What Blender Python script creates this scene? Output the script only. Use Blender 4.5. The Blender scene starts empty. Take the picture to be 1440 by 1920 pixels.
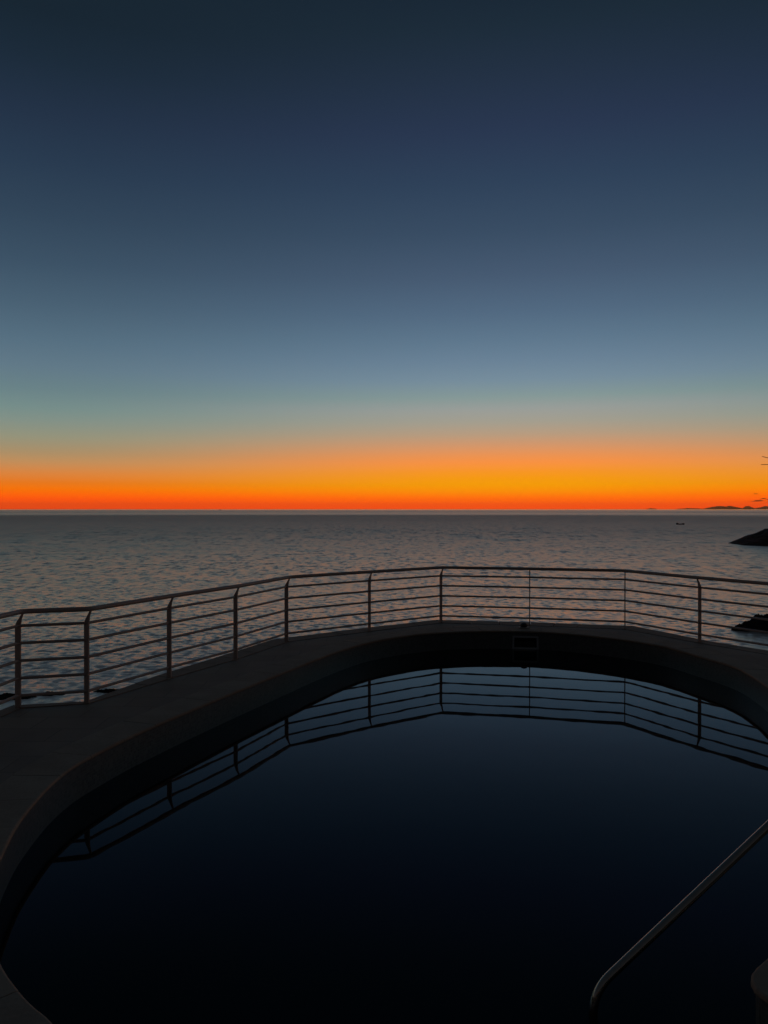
import bpy, bmesh, math, random
import numpy as np
from mathutils import Vector, geometry, noise

R = math.radians
SC = bpy.context.scene
COL = SC.collection

# ------------------------------------------------------------------ camera
EYE = 2.05            # eye above the terrace floor (z = 0)
F = 1450.0            # focal length in photo pixels (photo 1440 x 1920)
HZ = 954.0            # eye level row in the photo
WATER = -0.30         # pool water level
SEA = -6.0            # sea level
cd = bpy.data.cameras.new("camera")
cam = bpy.data.objects.new("camera", cd)
COL.objects.link(cam)
cam.location = (0, 0, EYE)
cam.rotation_euler = (R(90) - math.atan((960 - HZ) / F), 0, 0)
cd.sensor_fit = 'VERTICAL'
cd.sensor_height = 36
cd.lens = 36 * F / 1920
cd.clip_start = 0.05
cd.clip_end = 60000
SC.camera = cam
SC.view_settings.view_transform = 'Standard'
SC.view_settings.look = 'None'
SC.view_settings.exposure = 0
SC.view_settings.gamma = 1
SC.cycles.use_denoising = True
SC.cycles.max_bounces = 6
SC.cycles.sample_clamp_indirect = 4


def srgb(c):
    return tuple((v / 255 / 12.92 if v / 255 <= 0.04045 else ((v / 255 + 0.055) / 1.055) ** 2.4) for v in c)


# ------------------------------------------------------------------ dusk sky (sun just below the horizon)
W = bpy.data.worlds.new("World")
SC.world = W
W.use_nodes = True
nt = W.node_tree
nt.nodes.clear()


def N(tree, typ, **kw):
    n = tree.nodes.new(typ)
    for k, v in kw.items():
        setattr(n, k, v)
    return n


def math_node(tree, op, a, b=None, c=None, clamp=False):
    n = N(tree, 'ShaderNodeMath', operation=op, use_clamp=clamp)
    for i, v in enumerate((a, b, c)):
        if v is None:
            continue
        if isinstance(v, (int, float)):
            n.inputs[i].default_value = v
        else:
            tree.links.new(v, n.inputs[i])
    return n.outputs[0]


def ramp(tree, fac, stops, interp='LINEAR'):
    n = N(tree, 'ShaderNodeValToRGB')
    cr = n.color_ramp
    cr.interpolation = interp
    while len(cr.elements) < len(stops):
        cr.elements.new(1.0)
    for e, (p, c) in zip(cr.elements, stops):
        e.position = p
    for e, (p, c) in zip(cr.elements, stops):
        e.color = (*c, 1)
    tree.links.new(fac, n.inputs[0])
    return n.outputs[0]


def mixc(tree, fac, a, b):
    n = N(tree, 'ShaderNodeMix', data_type='RGBA')
    if isinstance(fac, (int, float)):
        n.inputs[0].default_value = fac
    else:
        tree.links.new(fac, n.inputs[0])
    for sock, v in ((n.inputs[6], a), (n.inputs[7], b)):
        if isinstance(v, tuple):
            sock.default_value = (*v[:3], 1)
        else:
            tree.links.new(v, sock)
    return n.outputs[2]


def stops_from(rows, cosaz):
    out = []
    for y, c in sorted(rows, key=lambda r: -r[0]):
        e = math.degrees(math.atan((HZ - y) / F * cosaz))
        c = srgb(c)                                       # the lowest glow is brighter than the air in front of it lets through
        k = 1 + 0.5 * max(0, 1 - e / 1.6)
        out.append((math.sqrt(max(e, 0) / 90), (c[0] * k, c[1] * (1 + (k - 1) * 0.4), c[2])))
    return out


GLOW = R(9.5)
centre = [(954, (250, 72, 0)), (948, (255, 80, 0)), (941, (255, 98, 0)), (932, (255, 116, 0)), (922, (255, 148, 0)), (910, (255, 163, 0)),
          (898, (255, 160, 14)), (886, (255, 155, 35)), (868, (254, 149, 68)), (855, (240, 150, 85)), (832, (208, 154, 114)),
          (816, (186, 158, 130)), (793, (165, 160, 145)), (769, (154, 159, 155)), (747, (134, 154, 153)),
          (715, (118, 142, 158)), (680, (106, 131, 152)), (640, (94, 120, 142)), (590, (82, 106, 130)),
          (520, (70, 90, 114)), (440, (57, 77, 100)), (350, (47, 66, 90)), (250, (41, 55, 80)), (150, (35, 49, 68)),
          (60, (29, 44, 58)), (0, (26, 40, 54))]
side = [(954, (240, 64, 0)), (946, (244, 75, 0)), (935, (255, 86, 0)), (925, (255, 106, 0)), (916, (253, 120, 0)), (904, (242, 125, 28)),
        (886, (226, 136, 64)), (863, (196, 146, 95)), (847, (175, 146, 106)), (830, (160, 148, 118)),
        (816, (150, 150, 126)), (785, (131, 147, 137)), (760, (118, 143, 140)), (722, (105, 131, 137)),
        (680, (97, 122, 137)), (630, (86, 112, 130)), (560, (73, 97, 116)), (480, (60, 82, 102)), (390, (50, 70, 90)),
        (290, (41, 59, 80)), (190, (35, 50, 70)), (90, (28, 43, 58)), (0, (24, 38, 50))]
ZEN = srgb((22, 29, 37))
st_c = stops_from(centre, 1.0) + [(1.0, ZEN)]
st_s = stops_from(side, 0.895) + [(1.0, ZEN)]
BACK = [(0.0, srgb((62, 56, 58))), (0.25, srgb((54, 52, 55))), (0.5, srgb((34, 37, 42))), (1.0, ZEN)]

tc = N(nt, 'ShaderNodeTexCoord')
sep = N(nt, 'ShaderNodeSeparateXYZ')
nt.links.new(tc.outputs['Generated'], sep.inputs[0])
zc = math_node(nt, 'MINIMUM', math_node(nt, 'MAXIMUM', sep.outputs[2], -1.0), 1.0)
elev = math_node(nt, 'MAXIMUM', math_node(nt, 'ARCSINE', zc), 0.0)
pos = math_node(nt, 'SQRT', math_node(nt, 'DIVIDE', elev, math.pi / 2))
az = math_node(nt, 'ARCTAN2', sep.outputs[0], sep.outputs[1])
daz = math_node(nt, 'ABSOLUTE', math_node(nt, 'SUBTRACT', az, GLOW))


def smooth(tree, v, a, b):
    n = N(tree, 'ShaderNodeMapRange', interpolation_type='SMOOTHSTEP')
    n.inputs[1].default_value = a
    n.inputs[2].default_value = b
    n.inputs[3].default_value = 0
    n.inputs[4].default_value = 1
    tree.links.new(v, n.inputs[0])
    return n.outputs[0]


sky = mixc(nt, smooth(nt, daz, R(1), R(35)), ramp(nt, pos, st_c), ramp(nt, pos, st_s))
sky = mixc(nt, smooth(nt, daz, R(45), R(115)), sky, ramp(nt, pos, BACK))
bg = N(nt, 'ShaderNodeBackground')
bg.inputs[1].default_value = 1.0
nt.links.new(sky, bg.inputs[0])
wo = N(nt, 'ShaderNodeOutputWorld')
nt.links.new(bg.outputs[0], wo.inputs[0])


# ------------------------------------------------------------------ materials
def mat(name):
    m = bpy.data.materials.new(name)
    m.use_nodes = True
    t = m.node_tree
    return m, t, t.nodes['Principled BSDF']


def tex_noise(t, vec, scale, detail=4, rough=0.55):
    n = N(t, 'ShaderNodeTexNoise')
    n.inputs['Scale'].default_value = scale
    n.inputs['Detail'].default_value = detail
    n.inputs['Roughness'].default_value = rough
    if vec is not None:
        t.links.new(vec, n.inputs['Vector'])
    return n


def coord(t, which='Object', scale=None):
    c = N(t, 'ShaderNodeTexCoord').outputs[which]
    if scale is None:
        return c
    mp = N(t, 'ShaderNodeMapping')
    mp.inputs['Scale'].default_value = scale
    t.links.new(c, mp.inputs[0])
    return mp.outputs[0]


def bump(t, h, strength, dist):
    b = N(t, 'ShaderNodeBump')
    b.inputs['Strength'].default_value = strength
    b.inputs['Distance'].default_value = dist
    t.links.new(h, b.inputs['Height'])
    return b.outputs[0]


def stone(name, c1, c2, rough=0.6, scale=3.0, bs=0.35):
    m, t, p = mat(name)
    co = coord(t)
    n1 = tex_noise(t, co, scale, 6)
    n2 = tex_noise(t, co, scale * 14, 3)
    f = math_node(t, 'ADD', math_node(t, 'MULTIPLY', n1.outputs[0], 0.7), math_node(t, 'MULTIPLY', n2.outputs[0], 0.3))
    f = smooth(t, f, 0.35, 0.65)
    t.links.new(mixc(t, f, c1, c2), p.inputs['Base Color'])
    p.inputs['Roughness'].default_value = rough
    p.inputs['Specular IOR Level'].default_value = 0.22
    t.links.new(bump(t, f, bs, 0.004), p.inputs['Normal'])
    return m


M_coping = stone("coping_stone", (0.31, 0.235, 0.172), (0.40, 0.305, 0.225), 0.75, 2.5)
M_edge = stone("edging_stone", (0.26, 0.20, 0.148), (0.34, 0.26, 0.195), 0.75, 2.5)
M_wall = stone("rendered_wall", (0.16, 0.15, 0.14), (0.24, 0.22, 0.2), 0.85, 1.2)

# terrace paving: squares of stone with thin joints
M_deck, t, p = mat("terrace_paving")
co = coord(t)
br = N(t, 'ShaderNodeTexBrick', offset=0.5)
br.inputs['Scale'].default_value = 1.0
br.inputs['Brick Width'].default_value = 0.60
br.inputs['Row Height'].default_value = 0.40
br.inputs['Mortar Size'].default_value = 0.006
br.inputs['Color1'].default_value = (0.23, 0.172, 0.125, 1)
br.inputs['Color2'].default_value = (0.285, 0.215, 0.155, 1)
br.inputs['Mortar'].default_value = (0.15, 0.115, 0.085, 1)
t.links.new(co, br.inputs['Vector'])
n1 = tex_noise(t, co, 1.3, 7)
t.links.new(mixc(t, math_node(t, 'MULTIPLY', smooth(t, n1.outputs[0], 0.45, 0.7), 0.6), br.outputs[0], (0.17, 0.127, 0.093)), p.inputs['Base Color'])
p.inputs['Roughness'].default_value = 0.7
n2 = tex_noise(t, co, 60, 4)
t.links.new(bump(t, math_node(t, 'SUBTRACT', n2.outputs[0], br.outputs['Fac']), 0.4, 0.004), p.inputs['Normal'])

# pool mosaic
M_mosaic, t, p = mat("pool_mosaic")
uv = coord(t, 'UV')
br = N(t, 'ShaderNodeTexBrick', offset=0.0)
br.inputs['Scale'].default_value = 1.0
br.inputs['Brick Width'].default_value = 0.026
br.inputs['Row Height'].default_value = 0.026
br.inputs['Mortar Size'].default_value = 0.0018
br.inputs['Color1'].default_value = (0.08, 0.083, 0.075, 1)
br.inputs['Color2'].default_value = (0.15, 0.15, 0.135, 1)
br.inputs['Mortar'].default_value = (0.16, 0.16, 0.15, 1)
t.links.new(uv, br.inputs['Vector'])
t.links.new(br.outputs[0], p.inputs['Base Color'])
p.inputs['Roughness'].default_value = 0.35
t.links.new(bump(t, br.outputs['Fac'], -0.5, 0.002), p.inputs['Normal'])


def metal(name, col, rough, metallic=1.0, nscale=40):
    m, t, p = mat(name)
    n = tex_noise(t, coord(t), nscale, 4)
    a = tuple(v * 0.7 for v in col)
    t.links.new(mixc(t, n.outputs[0], a, col), p.inputs['Base Color'])
    p.inputs['Metallic'].default_value = metallic
    r = N(t, 'ShaderNodeMapRange')
    r.inputs[3].default_value = rough * 0.75
    r.inputs[4].default_value = rough * 1.25
    t.links.new(n.outputs[0], r.inputs[0])
    t.links.new(r.outputs[0], p.inputs['Roughness'])
    return m


M_rail = metal("painted_rail", (0.62, 0.46, 0.38), 0.45, 0.0)
M_steel = metal("stainless_steel", (0.52, 0.46, 0.39), 0.17)
M_dark = metal("dark_plastic", (0.02, 0.02, 0.02), 0.5, 0.0)
M_pale = metal("pale_plastic", (0.45, 0.44, 0.42), 0.5, 0.0)
M_boat = metal("boat_paint", (0.02, 0.018, 0.018), 0.8, 0.0, 3)
M_aerial = metal("aerial_rod", (0.30, 0.12, 0.06), 0.5, 0.3)
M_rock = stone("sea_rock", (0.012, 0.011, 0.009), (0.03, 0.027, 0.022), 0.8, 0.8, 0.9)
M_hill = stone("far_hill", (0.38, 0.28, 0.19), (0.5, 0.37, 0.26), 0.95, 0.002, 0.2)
M_ground = stone("dry_ground", (0.08, 0.07, 0.05), (0.13, 0.11, 0.08), 0.95, 0.3)

# pool water: still, opaque at this light
M_pool, t, p = mat("pool_water")
p.inputs['Base Color'].default_value = (0.0002, 0.006, 0.0075, 1)
p.inputs['Specular Tint'].default_value = (0.8, 0.95, 1.0, 1)
p.inputs['Roughness'].default_value = 0.015
p.inputs['IOR'].default_value = 1.25
n = tex_noise(t, coord(t), 1.6, 2)
t.links.new(bump(t, n.outputs[0], 0.04, 0.02), p.inputs['Normal'])

# sea water
M_sea, t, p = mat("sea_water")
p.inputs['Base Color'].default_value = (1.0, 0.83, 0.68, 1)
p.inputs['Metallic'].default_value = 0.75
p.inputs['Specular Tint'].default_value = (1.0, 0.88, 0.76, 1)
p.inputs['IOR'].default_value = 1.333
geo = N(t, 'ShaderNodeNewGeometry')


def slope(scale, sx, amp, detail=2):
    nn = tex_noise(t, coord(t, 'Object', (sx, 1, 1)), scale, detail, 0.5)
    v = N(t, 'ShaderNodeVectorMath', operation='SUBTRACT')
    t.links.new(nn.outputs['Color'], v.inputs[0])
    v.inputs[1].default_value = (0.5, 0.5, 0.5)
    mu = N(t, 'ShaderNodeVectorMath', operation='MULTIPLY')
    t.links.new(v.outputs[0], mu.inputs[0])
    mu.inputs[1].default_value = (amp * 0.6, amp, 0)
    return mu.outputs[0]


def vadd(a, b):
    v = N(t, 'ShaderNodeVectorMath', operation='ADD')
    t.links.new(a, v.inputs[0])
    t.links.new(b, v.inputs[1])
    return v.outputs[0]


gust = tex_noise(t, coord(t, 'Object', (0.25, 1, 1)), 0.035, 4)
gf = N(t, 'ShaderNodeMapRange')
gf.inputs[1].default_value = 0.3
gf.inputs[2].default_value = 0.7
gf.inputs[3].default_value = 0.75
gf.inputs[4].default_value = 1.25
t.links.new(gust.outputs[0], gf.inputs[0])
ln = N(t, 'ShaderNodeVectorMath', operation='LENGTH')
t.links.new(coord(t, 'Object', (1, 1, 0)), ln.inputs[0])
off = math_node(t, 'DIVIDE', math_node(t, 'LOGARITHM', ln.outputs['Value'], 10.0), 4.0)      # log distance offshore


def scaled(v, fac):
    n_ = N(t, 'ShaderNodeVectorMath', operation='SCALE')
    t.links.new(v, n_.inputs[0])
    t.links.new(fac, n_.inputs['Scale'])
    return n_.outputs[0]


def between(a, b):                                   # 0 at a metres offshore, 1 at b
    return smooth(t, off, math.log10(a) / 4, math.log10(b) / 4)


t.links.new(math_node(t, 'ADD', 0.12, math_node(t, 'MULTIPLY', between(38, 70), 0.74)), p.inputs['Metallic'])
inshore = math_node(t, 'SUBTRACT', 1.0, between(70, 180))
# chop, coarser the further out (wave groups, longer across the view than along it)
mid = math_node(t, 'MULTIPLY', between(60, 110), math_node(t, 'SUBTRACT', 1.0, between(150, 330)))
out1 = math_node(t, 'MULTIPLY', between(150, 260), math_node(t, 'SUBTRACT', 1.0, between(330, 700)))
sl = vadd(vadd(slope(3.4, 0.8, 0.14), scaled(slope(1.6, 1.2, 0.72), inshore)),
          vadd(scaled(slope(0.45, 2.4, 0.7), mid), vadd(scaled(slope(0.13, 5.5, 0.62), out1), scaled(slope(0.04, 13.0, 0.62), between(330, 600)))))
sc = N(t, 'ShaderNodeVectorMath', operation='SCALE')
t.links.new(sl, sc.inputs[0])
t.links.new(gf.outputs[0], sc.inputs['Scale'])
nm = N(t, 'ShaderNodeVectorMath', operation='NORMALIZE')
t.links.new(vadd(geo.outputs['Normal'], sc.outputs[0]), nm.inputs[0])
t.links.new(nm.outputs[0], p.inputs['Normal'])
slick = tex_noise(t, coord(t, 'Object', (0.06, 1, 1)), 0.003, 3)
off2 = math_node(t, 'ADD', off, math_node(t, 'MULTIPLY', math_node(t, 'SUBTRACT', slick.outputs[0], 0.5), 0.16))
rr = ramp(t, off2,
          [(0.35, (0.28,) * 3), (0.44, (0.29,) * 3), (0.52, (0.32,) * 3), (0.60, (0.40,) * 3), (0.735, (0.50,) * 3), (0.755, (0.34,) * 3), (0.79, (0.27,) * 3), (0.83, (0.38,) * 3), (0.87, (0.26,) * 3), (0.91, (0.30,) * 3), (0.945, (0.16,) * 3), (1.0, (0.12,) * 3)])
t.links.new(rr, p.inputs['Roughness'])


# ------------------------------------------------------------------ helpers
def obj(name, bm, m, parent=None, smooth_=False, uvs=None):
    me = bpy.data.meshes.new(name)
    bm.normal_update()
    bm.to_mesh(me)
    bm.free()
    o = bpy.data.objects.new(name, me)
    COL.objects.link(o)
    if m:
        me.materials.append(m)
    if smooth_:
        me.polygons.foreach_set('use_smooth', [True] * len(me.polygons))
    if parent:
        o.parent = parent
        o.matrix_parent_inverse = parent.matrix_basis.inverted()
    return o


def thing(name, label, cat, loc, group=None):
    o = bpy.data.objects.new(name, None)
    o.empty_display_size = 0.2
    COL.objects.link(o)
    o.location = loc
    o['label'] = label
    o['category'] = cat
    if group:
        o['group'] = group
    bpy.context.view_layer.update()
    return o


def tag(o, label, cat, group=None):
    o['label'] = label
    o['category'] = cat
    if group:
        o['group'] = group
    return o


def struct(name, bm, m, **k):
    o = obj(name, bm, m, **k)
    o['kind'] = 'structure'
    return o


def add_box(bm, c, size, rot=0.0):
    vs = []
    cr, sr = math.cos(rot), math.sin(rot)
    for dx in (-.5, .5):
        for dy in (-.5, .5):
            for dz in (-.5, .5):
                x, y = dx * size[0], dy * size[1]
                vs.append(bm.verts.new((c[0] + x * cr - y * sr, c[1] + x * sr + y * cr, c[2] + dz * size[2])))
    for f in ((0, 1, 3, 2), (4, 6, 7, 5), (0, 4, 5, 1), (2, 3, 7, 6), (0, 2, 6, 4), (1, 5, 7, 3)):
        bm.faces.new([vs[i] for i in f])
    return vs


def add_tube(bm, pts, rad, seg=12, cap=True):
    pts = [Vector(q) for q in pts]
    rings = []
    prev = None
    for i, q in enumerate(pts):
        d = (pts[min(i + 1, len(pts) - 1)] - pts[max(i - 1, 0)]).normalized()
        if prev is None:
            a = d.orthogonal().normalized()
        else:
            a = (prev - d * prev.dot(d)).normalized()
        prev = a
        b = d.cross(a)
        # mitre so that the tube keeps its thickness at bends
        k = 1.0
        if 0 < i < len(pts) - 1:
            d1 = (pts[i] - pts[i - 1]).normalized()
            k = 1 / max(0.5, d1.dot(d))
        r_ = rad(i) if callable(rad) else rad
        rings.append([bm.verts.new(q + (a * math.cos(2 * math.pi * j / seg) + b * math.sin(2 * math.pi * j / seg)) * r_) for j in range(seg)])
    for r0, r1 in zip(rings, rings[1:]):
        for j in range(seg):
            bm.faces.new((r0[j], r0[(j + 1) % seg], r1[(j + 1) % seg], r1[j]))
    if cap:
        bm.faces.new(rings[0][::-1])
        bm.faces.new(rings[-1])


def add_lathe(bm, prof, c, seg=24):
    rings = []
    for r_, z in prof:
        rings.append([bm.verts.new((c[0] + r_ * math.cos(2 * math.pi * j / seg), c[1] + r_ * math.sin(2 * math.pi * j / seg), c[2] + z)) for j in range(seg)])
    for a, b in zip(rings, rings[1:]):
        for j in range(seg):
            bm.faces.new((a[j], a[(j + 1) % seg], b[(j + 1) % seg], b[j]))
    bm.faces.new(rings[0][::-1])
    bm.faces.new(rings[-1])


def fillet(pts, r, n=5):
    pts = [Vector(q) for q in pts]
    out = [pts[0]]
    for a, b, c in zip(pts, pts[1:], pts[2:]):
        da, dc = (a - b), (c - b)
        k = min(r, da.length * 0.45, dc.length * 0.45)
        p0, p1 = b + da.normalized() * k, b + dc.normalized() * k
        for i in range(n + 1):
            s = i / n
            out.append(p0 * (1 - s) ** 2 + b * 2 * s * (1 - s) + p1 * s * s)
    out.append(pts[-1])
    return out


def at(px, py, drop):
    """point on the horizontal plane lying `drop` metres under the eye"""
    d = py - HZ
    return Vector(((px - 720) * drop / d, F * drop / d))


def catmull(ctrl, per=8):
    n = len(ctrl)
    out = []
    for i in range(n):
        p0, p1, p2, p3 = ctrl[i - 1], ctrl[i], ctrl[(i + 1) % n], ctrl[(i + 2) % n]
        d01, d12, d23 = (max((b - a).length, 1e-4) ** .5 for a, b in ((p0, p1), (p1, p2), (p2, p3)))
        t0 = 0; t1 = d01; t2 = t1 + d12; t3 = t2 + d23
        for k in range(per):
            tt = t1 + (t2 - t1) * k / per
            a1 = p0 * ((t1 - tt) / (t1 - t0)) + p1 * ((tt - t0) / (t1 - t0))
            a2 = p1 * ((t2 - tt) / (t2 - t1)) + p2 * ((tt - t1) / (t2 - t1))
            a3 = p2 * ((t3 - tt) / (t3 - t2)) + p3 * ((tt - t2) / (t3 - t2))
            b1 = a1 * ((t2 - tt) / (t2 - t0)) + a2 * ((tt - t0) / (t2 - t0))
            b2 = a2 * ((t3 - tt) / (t3 - t1)) + a3 * ((tt - t1) / (t3 - t1))
            out.append(b1 * ((t2 - tt) / (t2 - t1)) + b2 * ((tt - t1) / (t2 - t1)))
    return out


def resample(poly, step):
    n = len(poly)
    L = [(poly[(i + 1) % n] - poly[i]).length for i in range(n)]
    tot = sum(L)
    m = int(round(tot / step))
    out, i, acc = [], 0, 0.0
    for k in range(m):
        s = tot * k / m
        while acc + L[i] < s:
            acc += L[i]; i += 1
        out.append(poly[i].lerp(poly[(i + 1) % n], (s - acc) / max(L[i], 1e-9)))
    return out, tot / m


def area(poly):
    return 0.5 * sum(a.x * b.y - b.x * a.y for a, b in zip(poly, poly[1:] + poly[:1]))


def normals(poly):
    """outward normals of a counter-clockwise closed polygon"""
    n = len(poly)
    out = []
    for i in range(n):
        d = (poly[(i + 1) % n] - poly[i - 1]).normalized()
        out.append(Vector((d.y, -d.x)))
    return out


# ------------------------------------------------------------------ outlines
V = Vector
DECK = EYE
edge_px = [(97, 1920), (59, 1887), (28, 1852), (0, 1809)]
left_px = [(0, 1612), (14, 1581), (35, 1543), (62, 1508), (97, 1470), (139, 1437), (191, 1408), (243, 1382), (290, 1361),
           (367, 1328), (467, 1287), (540, 1258), (600, 1234), (647, 1217), (693, 1204), (760, 1192.5), (813, 1187), (880, 1184),
           (950, 1183.5), (1013, 1185), (1084, 1190), (1169, 1199.5), (1244, 1212), (1307, 1229), (1378, 1251), (1422, 1275.5), (1440, 1289)]
ctrl = [at(x, y, DECK) for x, y in edge_px] + [V((-2.1, 4.02))] + [at(x, y, DECK) for x, y in left_px]
ctrl += [V(q) for q in ((4.32, 8.2), (4.12, 7.2), (3.9, 6.2), (3.55, 5.2), (3.05, 4.55), (2.5, 4.15), (2.05, 3.78), (1.76, 3.53), (1.6, 3.37),
                        (1.59, 3.25), (1.78, 3.1), (2.15, 2.88), (2.2, 2.5), (1.8, 2.0), (0.9, 1.72), (-0.1, 1.9), (-0.8, 2.45))]
raw = catmull(ctrl, 10)
if area(raw) < 0:
    raw.reverse()
pool, STEP = resample(raw, 0.06)
NP = len(pool)
pn = normals(pool)
LIP = 0.02            # the coping's nose stands this far out over the wall
pool = [q + n_ * LIP for q, n_ in zip(pool, pn)]
# coping width, narrowed where two stretches of the rim come close (the tongue by the steps)
wid = []
for i, q in enumerate(pool):
    w = 0.36
    for j, s in enumerate(pool):
        if min(abs(i - j), NP - abs(i - j)) > 8:
            d = s - q
            if d.length < 1.2 and d.dot(pn[i]) > 0.5 * d.length:
                w = min(w, 0.42 * d.length)
    turn = sum((pool[(i + k + 1) % NP] - pool[(i + k) % NP]).angle_signed(pool[(i + k) % NP] - pool[(i + k - 1) % NP]) for k in (-1, 0, 1)) / 3
    if turn < -0.05 or turn > 0.05:                  # tight tip of the deck: stay inside its radius
        cx = (pool[(i + 2) % NP] + pool[i - 2]) / 2 - pool[i]
        if cx.dot(pn[i]) > 0:
            w = min(w, 0.8 * STEP / abs(turn))
    wid.append(w)
for _ in range(12):
    wid = [min(wid[i], (wid[i - 1] + wid[i] + wid[(i + 1) % NP]) / 3) for i in range(NP)]
# tight convex tips: never wider than the local radius allows
outer_c = []
for i in range(NP):
    outer_c.append(pool[i] + pn[i] * wid[i])

# railing line (centre of the top rail, 1.00 m above the floor)
RH = 1.0
rail_px = [(40, 1146.5), (167, 1142), (325, 1117), (449, 1098.5), (543, 1082), (697, 1072), (829, 1064), (993, 1066.5), (1169, 1070), (1307, 1083)]
rail = [at(x, y, EYE - RH) for x, y in rail_px]
rail = [V((-3.95, 4.95)), V((-3.86, 6.48))] + rail + [V((5.52, 10.62)), V((5.98, 9.2)), V((6.1, 7.7)), V((5.95, 6.2))]


def open_normals(pl):
    """unit mitred normals of an open line, on the seaward side, with mitre length"""
    out = []
    for i in range(len(pl)):
        a = (pl[i] - pl[i - 1]).normalized() if i > 0 else None
        b = (pl[i + 1] - pl[i]).normalized() if i < len(pl) - 1 else None
        a = a or b
        b = b or a
        na, nb = V((-a.y, a.x)), V((-b.y, b.x))
        m = (na + nb).normalized()
        out.append((m, 1 / max(0.5, m.dot(na))))
    return out


def offset(pl, d):
    return [q + n_ * (d * k) for q, (n_, k) in zip(pl, open_normals(pl))]


NECK = 0.065
posts = offset(rail, NECK)
over = [0.25, 0.2, 0.10, 0.05, 0.2, 0.28, 0.28, 0.3, 0.3, 0.36, 0.36, 0.22, 0.25, 0.3, 0.3, 0.3]
rn = open_normals(posts)
front = [q + n_ * (o_ * k) for q, (n_, k), o_ in zip(posts, rn, over)]
inner_e = [q + n_ * (-0.045) for q, (n_, k) in zip(posts, rn)]
back_pts = [V((6.4, 3.0)), V((6.4, -7)), V((-5.5, -7)), V((-4.4, 2.5))]
terrace_outer = inner_e + back_pts
wall_line = front


def flat_with_hole(outer, hole, z):
    bm = bmesh.new()
    pts = [V((q.x, q.y, z)) for q in outer]
    hol = [V((q.x, q.y, z)) for q in hole]
    tris = geometry.tessellate_polygon([pts, hol])
    vs = [bm.verts.new(q) for q in pts + hol]
    for a, b, c in tris:
        try:
            bm.faces.new((vs[a], vs[b], vs[c]))
        except ValueError:
            pass
    bmesh.ops.recalc_face_normals(bm, faces=bm.faces)
    for f in bm.faces:
        if f.normal.z < 0:
            f.normal_flip()
    return bm


# ------------------------------------------------------------------ the setting: terrace, edging, retaining wall, ground, sea
bm = flat_with_hole(terrace_outer, outer_c, 0.0)
bed = flat_with_hole(terrace_outer, [q + n_ * 0.03 for q, n_ in zip(pool, pn)], -0.0035)     # mortar bed under the paving and coping
tmp = bpy.data.meshes.new("tmp")
bed.to_mesh(tmp)
bed.free()
bm.from_mesh(tmp)
bpy.data.meshes.remove(tmp)
struct("terrace_floor", bm, M_deck)

bm = bmesh.new()                                     # edging course that carries the railing, 6 mm proud
EZ = 0.006
for i in range(len(front) - 1):
    n_slab = max(1, int(round((front[i + 1] - front[i]).length / 0.5)))
    for k in range(n_slab):
        g = 0.004
        a0, a1 = k / n_slab + g, (k + 1) / n_slab - g
        q = [inner_e[i].lerp(inner_e[i + 1], a0), inner_e[i].lerp(inner_e[i + 1], a1), front[i].lerp(front[i + 1], a1), front[i].lerp(front[i + 1], a0)]
        dz = random.Random(i * 31 + k).uniform(-0.002, 0.002)
        tops = [bm.verts.new((v.x, v.y, EZ + dz)) for v in q]
        bots = [bm.verts.new((v.x, v.y, -0.06)) for v in q]
        bm.faces.new(tops)
        for j in range(4):
            bm.faces.new((tops[j], bots[j], bots[(j + 1) % 4], tops[(j + 1) % 4]))
bmesh.ops.recalc_face_normals(bm, faces=bm.faces)
struct("terrace_edging", bm, M_edge)

bm = bmesh.new()                                     # retaining wall under the terrace
wl = offset(front, -0.03)
loop = [V((-4.5, 2.5)), *wl, V((6.45, 3.0))]
prev = None
for q in loop:
    cur = (bm.verts.new((q.x, q.y, -0.062)), bm.verts.new((q.x * 1.03, q.y * 1.03, SEA - 2)))
    if prev:
        bm.faces.new((prev[0], cur[0], cur[1], prev[1]))
    prev = cur
struct("terrace_retaining_wall", bm, M_wall)

bm = bmesh.new()                                     # land behind the terrace
gx = np.linspace(-120, 160, 36)
gy = np.linspace(-200, -6.9, 24)
grid = [[bm.verts.new((x, y, -0.05 + max(0, (-y - 14)) * 0.22 + 1.2 * noise.noise((x * .05, y * .05, 3)) * min(1, (-y - 6.9) / 15)
                       - (0 if -9 < x < 12 else 8.5 * min(1, ((abs(x - 1.5) - 10.5) / 30)) * max(0, 1 - (-y - 6.9) / 60)))) for x in gx] for y in gy]
for r0, r1 in zip(grid, grid[1:]):
    for j in range(len(r0) - 1):
        bm.faces.new((r0[j], r0[j + 1], r1[j + 1], r1[j]))
struct("ground", bm, M_ground, smooth_=True)

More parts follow.
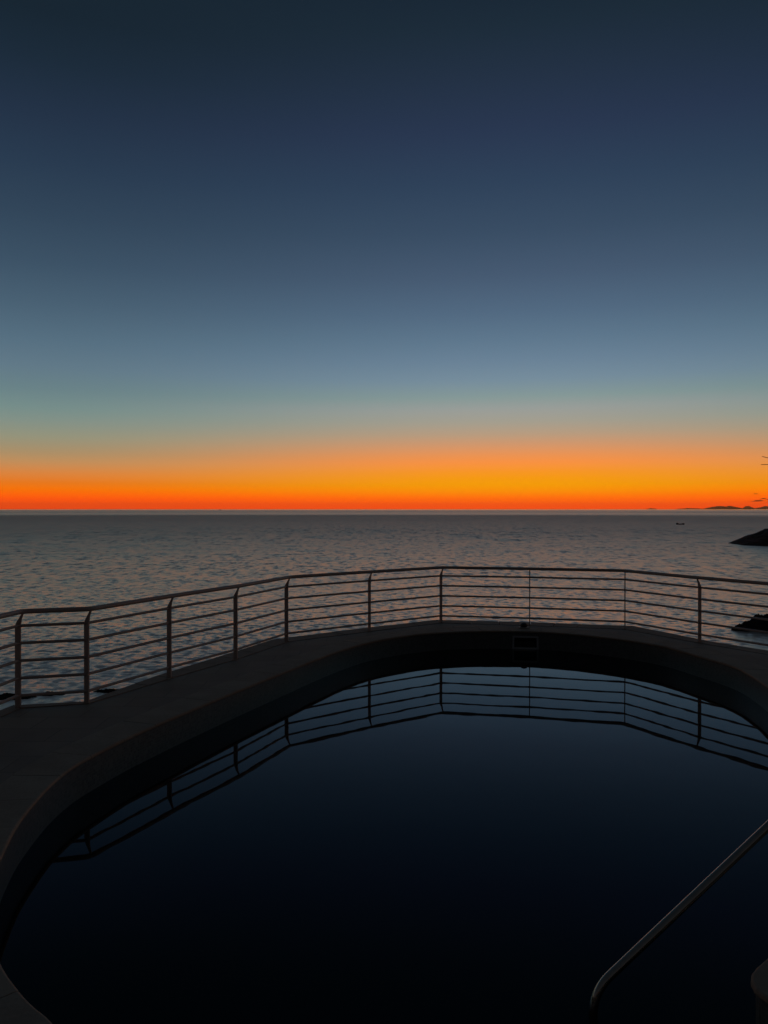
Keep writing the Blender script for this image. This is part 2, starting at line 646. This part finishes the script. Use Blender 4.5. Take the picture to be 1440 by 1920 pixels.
# sea: polar sheet with real waves near the shore, out to the horizon
rng = np.random.default_rng(7)
HS = EYE - SEA
dep = np.linspace(300, 12.0, 620)
rad = HS * 773.0 / dep
dr = np.gradient(rad)
far = np.geomspace(rad[-1] * 1.04, 15000, 60)
drf = np.gradient(far)
near = np.linspace(1.0, rad[0] - 1, 12)
rad_all = np.concatenate([near, rad, far])
dr_all = np.concatenate([np.full(12, 1.8), dr, drf])
ang = np.concatenate([np.linspace(-130, -35, 60), np.linspace(-34, 34, 820), np.linspace(35, 130, 60)])
angr = np.radians(ang)
da = np.gradient(angr)
RR, AA = np.meshgrid(rad_all, angr, indexing='ij')
DR = np.maximum(dr_all[:, None], RR * da[None, :])
X = RR * np.sin(AA)
Y = RR * np.cos(AA)
Z = np.zeros_like(X)
for lam in np.geomspace(0.3, 24, 140):
    th = rng.normal(R(-92), R(45))
    k = 2 * math.pi / lam
    s = 0.015
    wgt = np.clip((lam / DR - 1.4) / 1.6, 0, 1) * np.clip(1.6 - lam / (4.5 * DR), 0.08, 1)   # short chop inshore, longer waves further out
    ph = rng.uniform(0, 6.28)
    arg = k * (X * math.cos(th) + Y * math.sin(th)) + ph + 0.8 * np.sin(X * 0.11 * rng.uniform(.6, 1.4) + Y * 0.05 + ph)
    Z += wgt * (s / k) * (np.sin(arg) + 0.25 * np.sin(2 * arg + 1.57))
Z += SEA
nr, na = X.shape
co_ = np.stack([X, Y, Z], -1).reshape(-1, 3).astype(np.float32)
ii, jj = np.meshgrid(np.arange(nr - 1), np.arange(na - 1), indexing='ij')
a = (ii * na + jj).ravel()
quads = np.stack([a, a + na, a + na + 1, a + 1], -1).astype(np.int32)
me = bpy.data.meshes.new("sea")
me.vertices.add(len(co_))
me.vertices.foreach_set('co', co_.ravel())
me.loops.add(quads.size)
me.loops.foreach_set('vertex_index', quads.ravel())
me.polygons.add(len(quads))
me.polygons.foreach_set('loop_start', np.arange(0, quads.size, 4, dtype=np.int32))
me.polygons.foreach_set('loop_total', np.full(len(quads), 4, dtype=np.int32))
me.update()
me.validate()
me.polygons.foreach_set('use_smooth', np.ones(len(me.polygons), dtype=bool))
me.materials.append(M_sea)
so = bpy.data.objects.new("sea", me)
COL.objects.link(so)
if me.polygons[len(me.polygons) // 2].normal.z < 0:
    me.flip_normals()
so['kind'] = 'structure'


# rocky ground: headland, shore rocks, far islands
def mound(cx, cy, rx, ry, h, base, seed, nseg=56, nring=18, rough=0.35, freq=None, jag=0.5, prof=1.0):
    bm = bmesh.new()
    f_ = freq or 2.2
    rings = []
    for i in range(nring + 1):
        s = 1 - i / nring
        ring = []
        for j in range(nseg):
            th = 2 * math.pi * j / nseg
            ox, oy = math.cos(th) * s, math.sin(th) * s
            wob = 1 + 0.22 * noise.noise((math.cos(th) * 1.5 + seed, math.sin(th) * 1.5, seed * 2.3))
            z = (1 - s ** 1.7) ** prof
            nz = noise.fractal((ox * f_ + seed, oy * f_, seed), jag, 2.1, 6)
            z = z * (1 + rough * nz) + rough * 0.25 * nz * (1 - s)
            ring.append((cx + rx * ox * wob, cy + ry * oy * wob, base + z * h))
            if i == nring:
                break
        rings.append([bm.verts.new(q) for q in ring])
    for a_, b_ in zip(rings, rings[1:]):
        if len(b_) == 1:
            for j in range(nseg):
                bm.faces.new((a_[j], a_[(j + 1) % nseg], b_[0]))
        else:
            for j in range(nseg):
                bm.faces.new((a_[j], a_[(j + 1) % nseg], b_[(j + 1) % nseg], b_[j]))
    return bm


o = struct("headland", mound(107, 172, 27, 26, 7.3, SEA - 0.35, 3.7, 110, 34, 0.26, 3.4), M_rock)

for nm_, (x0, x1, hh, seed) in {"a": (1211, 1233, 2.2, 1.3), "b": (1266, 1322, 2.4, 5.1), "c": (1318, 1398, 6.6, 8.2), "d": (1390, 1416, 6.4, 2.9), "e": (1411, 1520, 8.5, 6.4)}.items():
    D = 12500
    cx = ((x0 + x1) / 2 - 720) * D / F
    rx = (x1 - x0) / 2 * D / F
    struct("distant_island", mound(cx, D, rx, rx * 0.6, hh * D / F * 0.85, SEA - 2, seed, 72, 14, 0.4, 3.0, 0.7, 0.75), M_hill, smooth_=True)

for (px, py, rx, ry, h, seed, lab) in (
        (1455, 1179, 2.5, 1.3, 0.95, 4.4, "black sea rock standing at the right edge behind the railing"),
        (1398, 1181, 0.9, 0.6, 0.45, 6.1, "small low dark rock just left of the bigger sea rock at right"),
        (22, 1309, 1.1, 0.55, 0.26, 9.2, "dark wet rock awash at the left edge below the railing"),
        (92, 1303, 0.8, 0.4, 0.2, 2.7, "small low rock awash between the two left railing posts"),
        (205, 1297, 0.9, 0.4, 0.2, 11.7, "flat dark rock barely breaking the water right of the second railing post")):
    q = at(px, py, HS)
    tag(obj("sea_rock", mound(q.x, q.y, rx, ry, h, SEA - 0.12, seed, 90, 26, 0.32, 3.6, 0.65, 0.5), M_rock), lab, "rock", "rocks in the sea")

# small dark cloud wisps low over the right of the horizon
M_cloud, t, p = mat("cloud_wisp")
p.inputs['Base Color'].default_value = (0.25, 0.2, 0.18, 1)
p.inputs['Roughness'].default_value = 1
tr = N(t, 'ShaderNodeBsdfTransparent')
mx = N(t, 'ShaderNodeMixShader')
mx.inputs[0].default_value = 0.85
t.links.new(tr.outputs[0], mx.inputs[1])
t.links.new(p.outputs[0], mx.inputs[2])
t.links.new(mx.outputs[0], t.nodes['Material Output'].inputs[0])
bm = bmesh.new()
for (px, py, w_, h_, sd) in ((1417, 926.5, 9, .9, 1), (1424, 938.8, 16, 1.4, 2), (1432, 935.5, 11, 1.2, 3), (1418, 940.3, 22, .8, 4), (1448, 937.5, 22, 1.4, 5), (1446, 941.5, 22, 1.0, 6)):
    D = 14500
    b2 = mound((px - 720) * D / F, D, w_ * 0.6 * D / F, w_ * 0.6 * D / F, h_ * 1.1 * D / F, EYE + (HZ - py) * D / F, sd * 1.7, 40, 8, 0.6, 3)
    tmp = bpy.data.meshes.new("tmp")
    b2.to_mesh(tmp); b2.free()
    n0 = len(bm.verts)
    bm.from_mesh(tmp)
    bpy.data.meshes.remove(tmp)
cl = obj("clouds", bm, M_cloud, smooth_=True)
cl['kind'] = 'structure'


# ------------------------------------------------------------------ swimming pool
pc = sum((q for q in pool), V((0, 0))) / NP
sp = thing("swimming_pool", "curved free-form swimming pool with pale stone coping and dark mosaic wall", "swimming pool", (pc.x, pc.y, 0))

bm = bmesh.new()                                     # coping slabs with a rounded nose over the wall
COUNT = 8                                            # curve steps per slab
LIP = 0.02
i = 0
while i < NP:
    idx = list(range(i, min(i + COUNT, NP) + 1))
    dz = random.Random(i).uniform(-0.0015, 0.0015)
    prof_rows = []
    for kk, j0 in enumerate(idx):
        j = j0 % NP
        q, n_ = pool[j], pn[j]
        tng = V((-n_.y, n_.x))
        sh = 0.0025 if kk == 0 else (-0.0025 if kk == len(idx) - 1 else 0)
        q = q + tng * sh
        prof = [(-LIP + 0.012, -0.028), (-LIP, -0.018), (-LIP, -0.006), (-LIP + 0.004, 0.002), (-LIP + 0.012, 0.006), (wid[j] * 0.985, 0.006), (wid[j] * 0.985, -0.02)]
        prof_rows.append([bm.verts.new((q.x + n_.x * d, q.y + n_.y * d, z + dz)) for d, z in prof])
    for r0, r1 in zip(prof_rows, prof_rows[1:]):
        for k in range(len(r0) - 1):
            bm.faces.new((r0[k], r0[k + 1], r1[k + 1], r1[k]))
    bm.faces.new(prof_rows[0])
    bm.faces.new(prof_rows[-1][::-1])
    i += COUNT
bmesh.ops.recalc_face_normals(bm, faces=bm.faces)
obj("coping", bm, M_coping, sp)

bm = bmesh.new()                                     # joint bed under the slabs
prev = None
for j in range(NP + 1):
    q, n_, w = pool[j % NP], pn[j % NP], wid[j % NP]
    a_, b_ = q, q + n_ * w
    cur = (bm.verts.new((a_.x, a_.y, -0.012)), bm.verts.new((b_.x, b_.y, -0.004)))
    if prev:
        bm.faces.new((prev[0], prev[1], cur[1], cur[0]))
    prev = cur
obj("joint_bed", bm, M_wall, sp)

# mosaic wall, left open where the skimmer sits
sk_c = at(985.5, 1184, DECK)
SKI = min(range(NP), key=lambda j: (pool[j] - sk_c).length)
bm = bmesh.new()
uvl = bm.loops.layers.uv.new("uv")
DEPTHS = [-0.012, -0.10, -0.285, -0.6, -1.1, -1.6]
cols = [[bm.verts.new((pool[j].x, pool[j].y, z)) for z in DEPTHS] for j in range(NP)]
for j in range(NP):
    c0, c1 = cols[j], cols[(j + 1) % NP]
    for k in range(len(DEPTHS) - 1):
        dj = (j - SKI + NP // 2) % NP - NP // 2
        if k == 1 and -3 <= dj < 3:
            continue
        f = bm.faces.new((c0[k], c0[k + 1], c1[k + 1], c1[k]))
        for lp, (u, v_) in zip(f.loops, ((j, DEPTHS[k]), (j, DEPTHS[k + 1]), (j + 1, DEPTHS[k + 1]), (j + 1, DEPTHS[k]))):
            lp[uvl].uv = (u * STEP, v_)
obj("mosaic_wall", bm, M_mosaic, sp)
bm = flat_with_hole([q for q in pool], [], -1.6) if False else bmesh.new()
bm.faces.new([bm.verts.new((q.x, q.y, -1.6)) for q in pool])
bmesh.ops.triangulate(bm, faces=bm.faces)
obj("pool_floor", bm, M_mosaic, sp)

# skimmer mouth
kq, kn = pool[SKI], pn[SKI]
krot = math.atan2(kn.y, kn.x) - math.pi / 2
sk = bmesh.new()
tg = V((-kn.y, kn.x))


def kp(u, d, z):
    q = kq + tg * u + kn * d
    return (q.x, q.y, z)


for (u, z, w_, h_) in ((0, -0.095, 0.43, 0.03), (0, -0.285, 0.43, 0.03), (-0.2, -0.19, 0.03, 0.16), (0.2, -0.19, 0.03, 0.16)):
    add_box(sk, kp(u, -0.004, z), (w_, 0.02, h_), krot)
skim = obj("skimmer", sk, M_pale, sp)
bm = bmesh.new()                                     # box behind the mouth
pts = [(-0.182, -0.1), (0.182, -0.1), (0.182, -0.28), (-0.182, -0.28)]
fr = [bm.verts.new(kp(u, 0.006, z)) for u, z in pts]
bk = [bm.verts.new(kp(u * .9, 0.3, z)) for u, z in pts]
for j in range(4):
    bm.faces.new((fr[j], fr[(j + 1) % 4], bk[(j + 1) % 4], bk[j]))
bm.faces.new(bk)
obj("throat", bm, M_dark, skim)
bm = bmesh.new()
add_box(bm, kp(0, 0.05, -0.22), (0.33, 0.012, 0.10), krot)
obj("weir_flap", bm, M_dark, skim)

bm = bmesh.new()
bm.faces.new([bm.verts.new((q.x, q.y, WATER)) for q in pool])
bmesh.ops.triangulate(bm, faces=bm.faces)
struct("pool_water", bm, M_pool)
for f in bpy.data.objects["pool_water"].data.polygons:
    pass

# round dark fixture on the coping over the skimmer
q = at(982.5, 1178.0, DECK)
lt = thing("deck_lamp", "small round dark lamp sitting on the coping above the skimmer", "lamp", (q.x, q.y, 0.006))
bm = bmesh.new()
add_box(bm, (q.x, q.y, 0.014), (0.19, 0.10, 0.016))
bmesh.ops.bevel(bm, geom=bm.edges[:], offset=0.004, segments=2, affect='EDGES')
obj("base_plate", bm, M_pale, lt)
bm = bmesh.new()
add_lathe(bm, [(0.035, 0.021), (0.052, 0.026), (0.063, 0.04), (0.065, 0.054), (0.060, 0.07), (0.046, 0.083), (0.02, 0.091), (0.004, 0.093)], (q.x, q.y, 0.0))
obj("dome", bm, M_dark, lt, smooth_=True)

# ------------------------------------------------------------------ railing round the seaward edge
rl = thing("railing", "curved dark metal railing of five bars and a round handrail along the terrace edge", "railing", (posts[6].x, posts[6].y, EZ))
bm = bmesh.new()
add_tube(bm, fillet([(q.x, q.y, RH) for q in rail], 0.07), 0.026, 14)
obj("handrail", bm, M_rail, rl, smooth_=True)
for h in (0.125, 0.305, 0.485, 0.667, 0.845):
    bm = bmesh.new()
    add_tube(bm, fillet([(q.x, q.y, h) for q in posts], 0.03, 3), 0.016, 10)
    obj("horizontal_bar", bm, M_rail, rl, smooth_=True)
TH = 0.017
for pi_, q in enumerate(posts):
    pj = 4 if pi_ == 3 else max(pi_, 1)
    sd = (posts[pj] - posts[pj - 1]).normalized()
    n_ = V((-sd.y, sd.x))                            # plates stand square to the bay on their left
    tng = V((-n_.y, n_.x))
    bm = bmesh.new()
    # flat plate across the line of the railing, its head drawn in to a curved neck under the handrail
    inner = [(-0.03, EZ), (-0.03, 0.80), (-0.032, 0.87), (-0.04, 0.915), (-0.052, 0.95), (-0.066, 0.982)]
    outer = [(0.03, EZ), (0.03, 0.85), (0.012, 0.885), (-0.014, 0.925), (-0.034, 0.957), (-0.05, 0.984)]
    rows = []
    for (d0, z0), (d1, z1) in zip(inner, outer):
        row = []
        for s in (-TH / 2, TH / 2):
            for d, z in ((d0, z0), (d1, z1)):
                r_ = q + n_ * d + tng * s
                row.append(bm.verts.new((r_.x, r_.y, z)))
        rows.append(row)
    for r0, r1 in zip(rows, rows[1:]):
        bm.faces.new((r0[0], r0[1], r1[1], r1[0]))
        bm.faces.new((r0[2], r1[2], r1[3], r0[3]))
        bm.faces.new((r0[0], r1[0], r1[2], r0[2]))
        bm.faces.new((r0[1], r0[3], r1[3], r1[1]))
    bm.faces.new((rows[0][0], rows[0][2], rows[0][3], rows[0][1]))
    bm.faces.new((rows[-1][0], rows[-1][1], rows[-1][3], rows[-1][2]))
    bmesh.ops.recalc_face_normals(bm, faces=bm.faces)
    obj("post", bm, M_rail, rl)

# ------------------------------------------------------------------ steel grab rail into the pool


def ray(px, py, y):
    return V(((px - 720) * y / F, y, EYE - (py - HZ) * y / F))


g1 = ray(1126, 1851, 3.6)
g2 = ray(1440, 1552, 3.92)
d = (g2 - g1)
top = g1 + d * 1.72
line = [V((g1.x - 0.035, g1.y - 0.01, -1.2)), V((g1.x - 0.035, g1.y - 0.01, g1.z - 0.02)), top, V((top.x + 0.3, top.y + 0.1, top.z + 0.02)), V((top.x + 0.34, top.y + 0.11, 0.0))]
gr = thing("grab_rail", "shiny steel tube handrail sloping down into the pool at lower right", "handrail", (line[-1].x, line[-1].y, 0))
bm = bmesh.new()
add_tube(bm, fillet(line, 0.11, 10), 0.021, 16)
obj("tube", bm, M_steel, gr, smooth_=True)
bm = bmesh.new()
add_lathe(bm, [(0.05, 0.0), (0.05, 0.006), (0.03, 0.016), (0.021, 0.018)], (line[-1].x, line[-1].y, 0.0))
obj("base_flange", bm, M_steel, gr, smooth_=True)

# ------------------------------------------------------------------ mast on the headland, its spars reaching into the right edge of the view
ay = 166.0
e1 = ray(1427, 871, ay)
e2a, e2b = ray(1429, 856, ay), ray(1440, 858.5, ay)
mx_ = ray(1476, 871, ay).x
ae = thing("mast", "thin mast on the headland, its two spars reaching in at the right edge", "mast", (mx_, ay, -5))
bm = bmesh.new()
add_tube(bm, [(mx_, ay, -5.8), (mx_, ay, 2.0), (mx_, ay, e1.z + 4)], lambda k: (0.16, 0.13, 0.07)[k], 12)
obj("pole", bm, M_aerial, ae, smooth_=True)
for a_, d_ in ((e1, Vector((1, 0, 0))), (e2a, (e2b - e2a).normalized())):
    bm = bmesh.new()
    L_ = (mx_ - a_.x) * 2 / d_.x
    add_tube(bm, [a_, a_ + d_ * (L_ * 0.5), a_ + d_ * L_], lambda k: (0.06, 0.085, 0.06)[k], 8)
    obj("spar", bm, M_aerial, ae, smooth_=True)

# ------------------------------------------------------------------ boats


def hull(L, B, H):
    bm = bmesh.new()
    rows = []
    for i in range(13):
        s = i / 12
        x = (s - 0.5) * L
        b = B / 2 * (1 - abs(2 * s - 0.85) ** 3.2 / (1.15 ** 3.2 if s > .42 else 1.6))
        b = max(b, 0.02 * B)
        sheer = H * (0.75 + 0.55 * (2 * s - 0.9) ** 2)
        rows.append([bm.verts.new((x, yy * b, zz)) for yy, zz in ((-1, sheer), (-.8, .3 * H), (-.3, -.25 * H), (.3, -.25 * H), (.8, .3 * H), (1, sheer), (.86, sheer), (.7, .45 * H), (-.7, .45 * H), (-.86, sheer))])
    for r0, r1 in zip(rows, rows[1:]):
        for j in range(10):
            bm.faces.new((r0[j], r0[(j + 1) % 10], r1[(j + 1) % 10], r1[j]))
    bm.faces.new(rows[0][::-1])
    bm.faces.new(rows[-1])
    bmesh.ops.recalc_face_normals(bm, faces=bm.faces)
    return bm


def place(bm, loc, rz):
    c_, s_ = math.cos(rz), math.sin(rz)
    for v in bm.verts:
        x, y, z = v.co
        v.co = (loc[0] + x * c_ - y * s_, loc[1] + x * s_ + y * c_, loc[2] + z)
    return bm


q = at(1275.5, 983.6, HS)
loc = (q.x, q.y, SEA)
bt = thing("boat", "small dark open fishing boat afloat on the sea left of the headland", "boat", loc)
obj("hull", place(hull(4.0, 1.6, 0.62), loc, R(176)), M_boat, bt)
bm = bmesh.new()
add_box(bm, (1.28, 0, 0.7), (0.45, 0.45, 0.3))
bmesh.ops.bevel(bm, geom=bm.edges[:], offset=0.06, segments=2, affect='EDGES')
obj("helm_box", place(bm, loc, R(176)), M_boat, bt)
bm = bmesh.new()
add_box(bm, (-1.35, 0, 0.57), (0.8, 0.8, 0.2))
bmesh.ops.bevel(bm, geom=bm.edges[:], offset=0.06, segments=2, affect='EDGES')
obj("bow_locker", place(bm, loc, R(176)), M_boat, bt)
bm = bmesh.new()
add_box(bm, (1.78, 0, 0.66), (0.2, 0.28, 0.46))
bmesh.ops.bevel(bm, geom=bm.edges[:], offset=0.05, segments=2, affect='EDGES')
obj("outboard_motor", place(bm, loc, R(176)), M_dark, bt)

D = 4200
loc = ((412.5 - 720) * D / F, D, SEA)
bt = thing("boat", "tiny distant motor boat on the horizon at left", "boat", loc)
obj("hull", place(hull(12, 3.6, 1.6), loc, R(4)), M_boat, bt)
bm = bmesh.new()
add_box(bm, (1.5, 0, 2.7), (4.2, 2.4, 2.6))
add_box(bm, (1.2, 0, 4.4), (2.4, 2.0, 1.2))
bmesh.ops.bevel(bm, geom=bm.edges[:], offset=0.2, segments=2, affect='EDGES')
obj("cabin", place(bm, loc, R(4)), M_boat, bt)

# ------------------------------------------------------------------ evening haze over the sea
M_haze = bpy.data.materials.new("haze")
M_haze.use_nodes = True
t = M_haze.node_tree
t.nodes.clear()
pv = N(t, 'ShaderNodeVolumePrincipled')
pv.inputs['Color'].default_value = (0.95, 0.66, 0.30, 1)
pv.inputs['Density'].default_value = 4.0e-5
pv.inputs['Anisotropy'].default_value = 0.88
mo = N(t, 'ShaderNodeOutputMaterial')
t.links.new(pv.outputs[0], mo.inputs['Volume'])
bm = bmesh.new()
add_box(bm, (0, 0, (110 + SEA - 9) / 2), (34000, 34000, 110 - SEA + 9))
o = obj("haze", bm, M_haze)
o['kind'] = 'stuff'
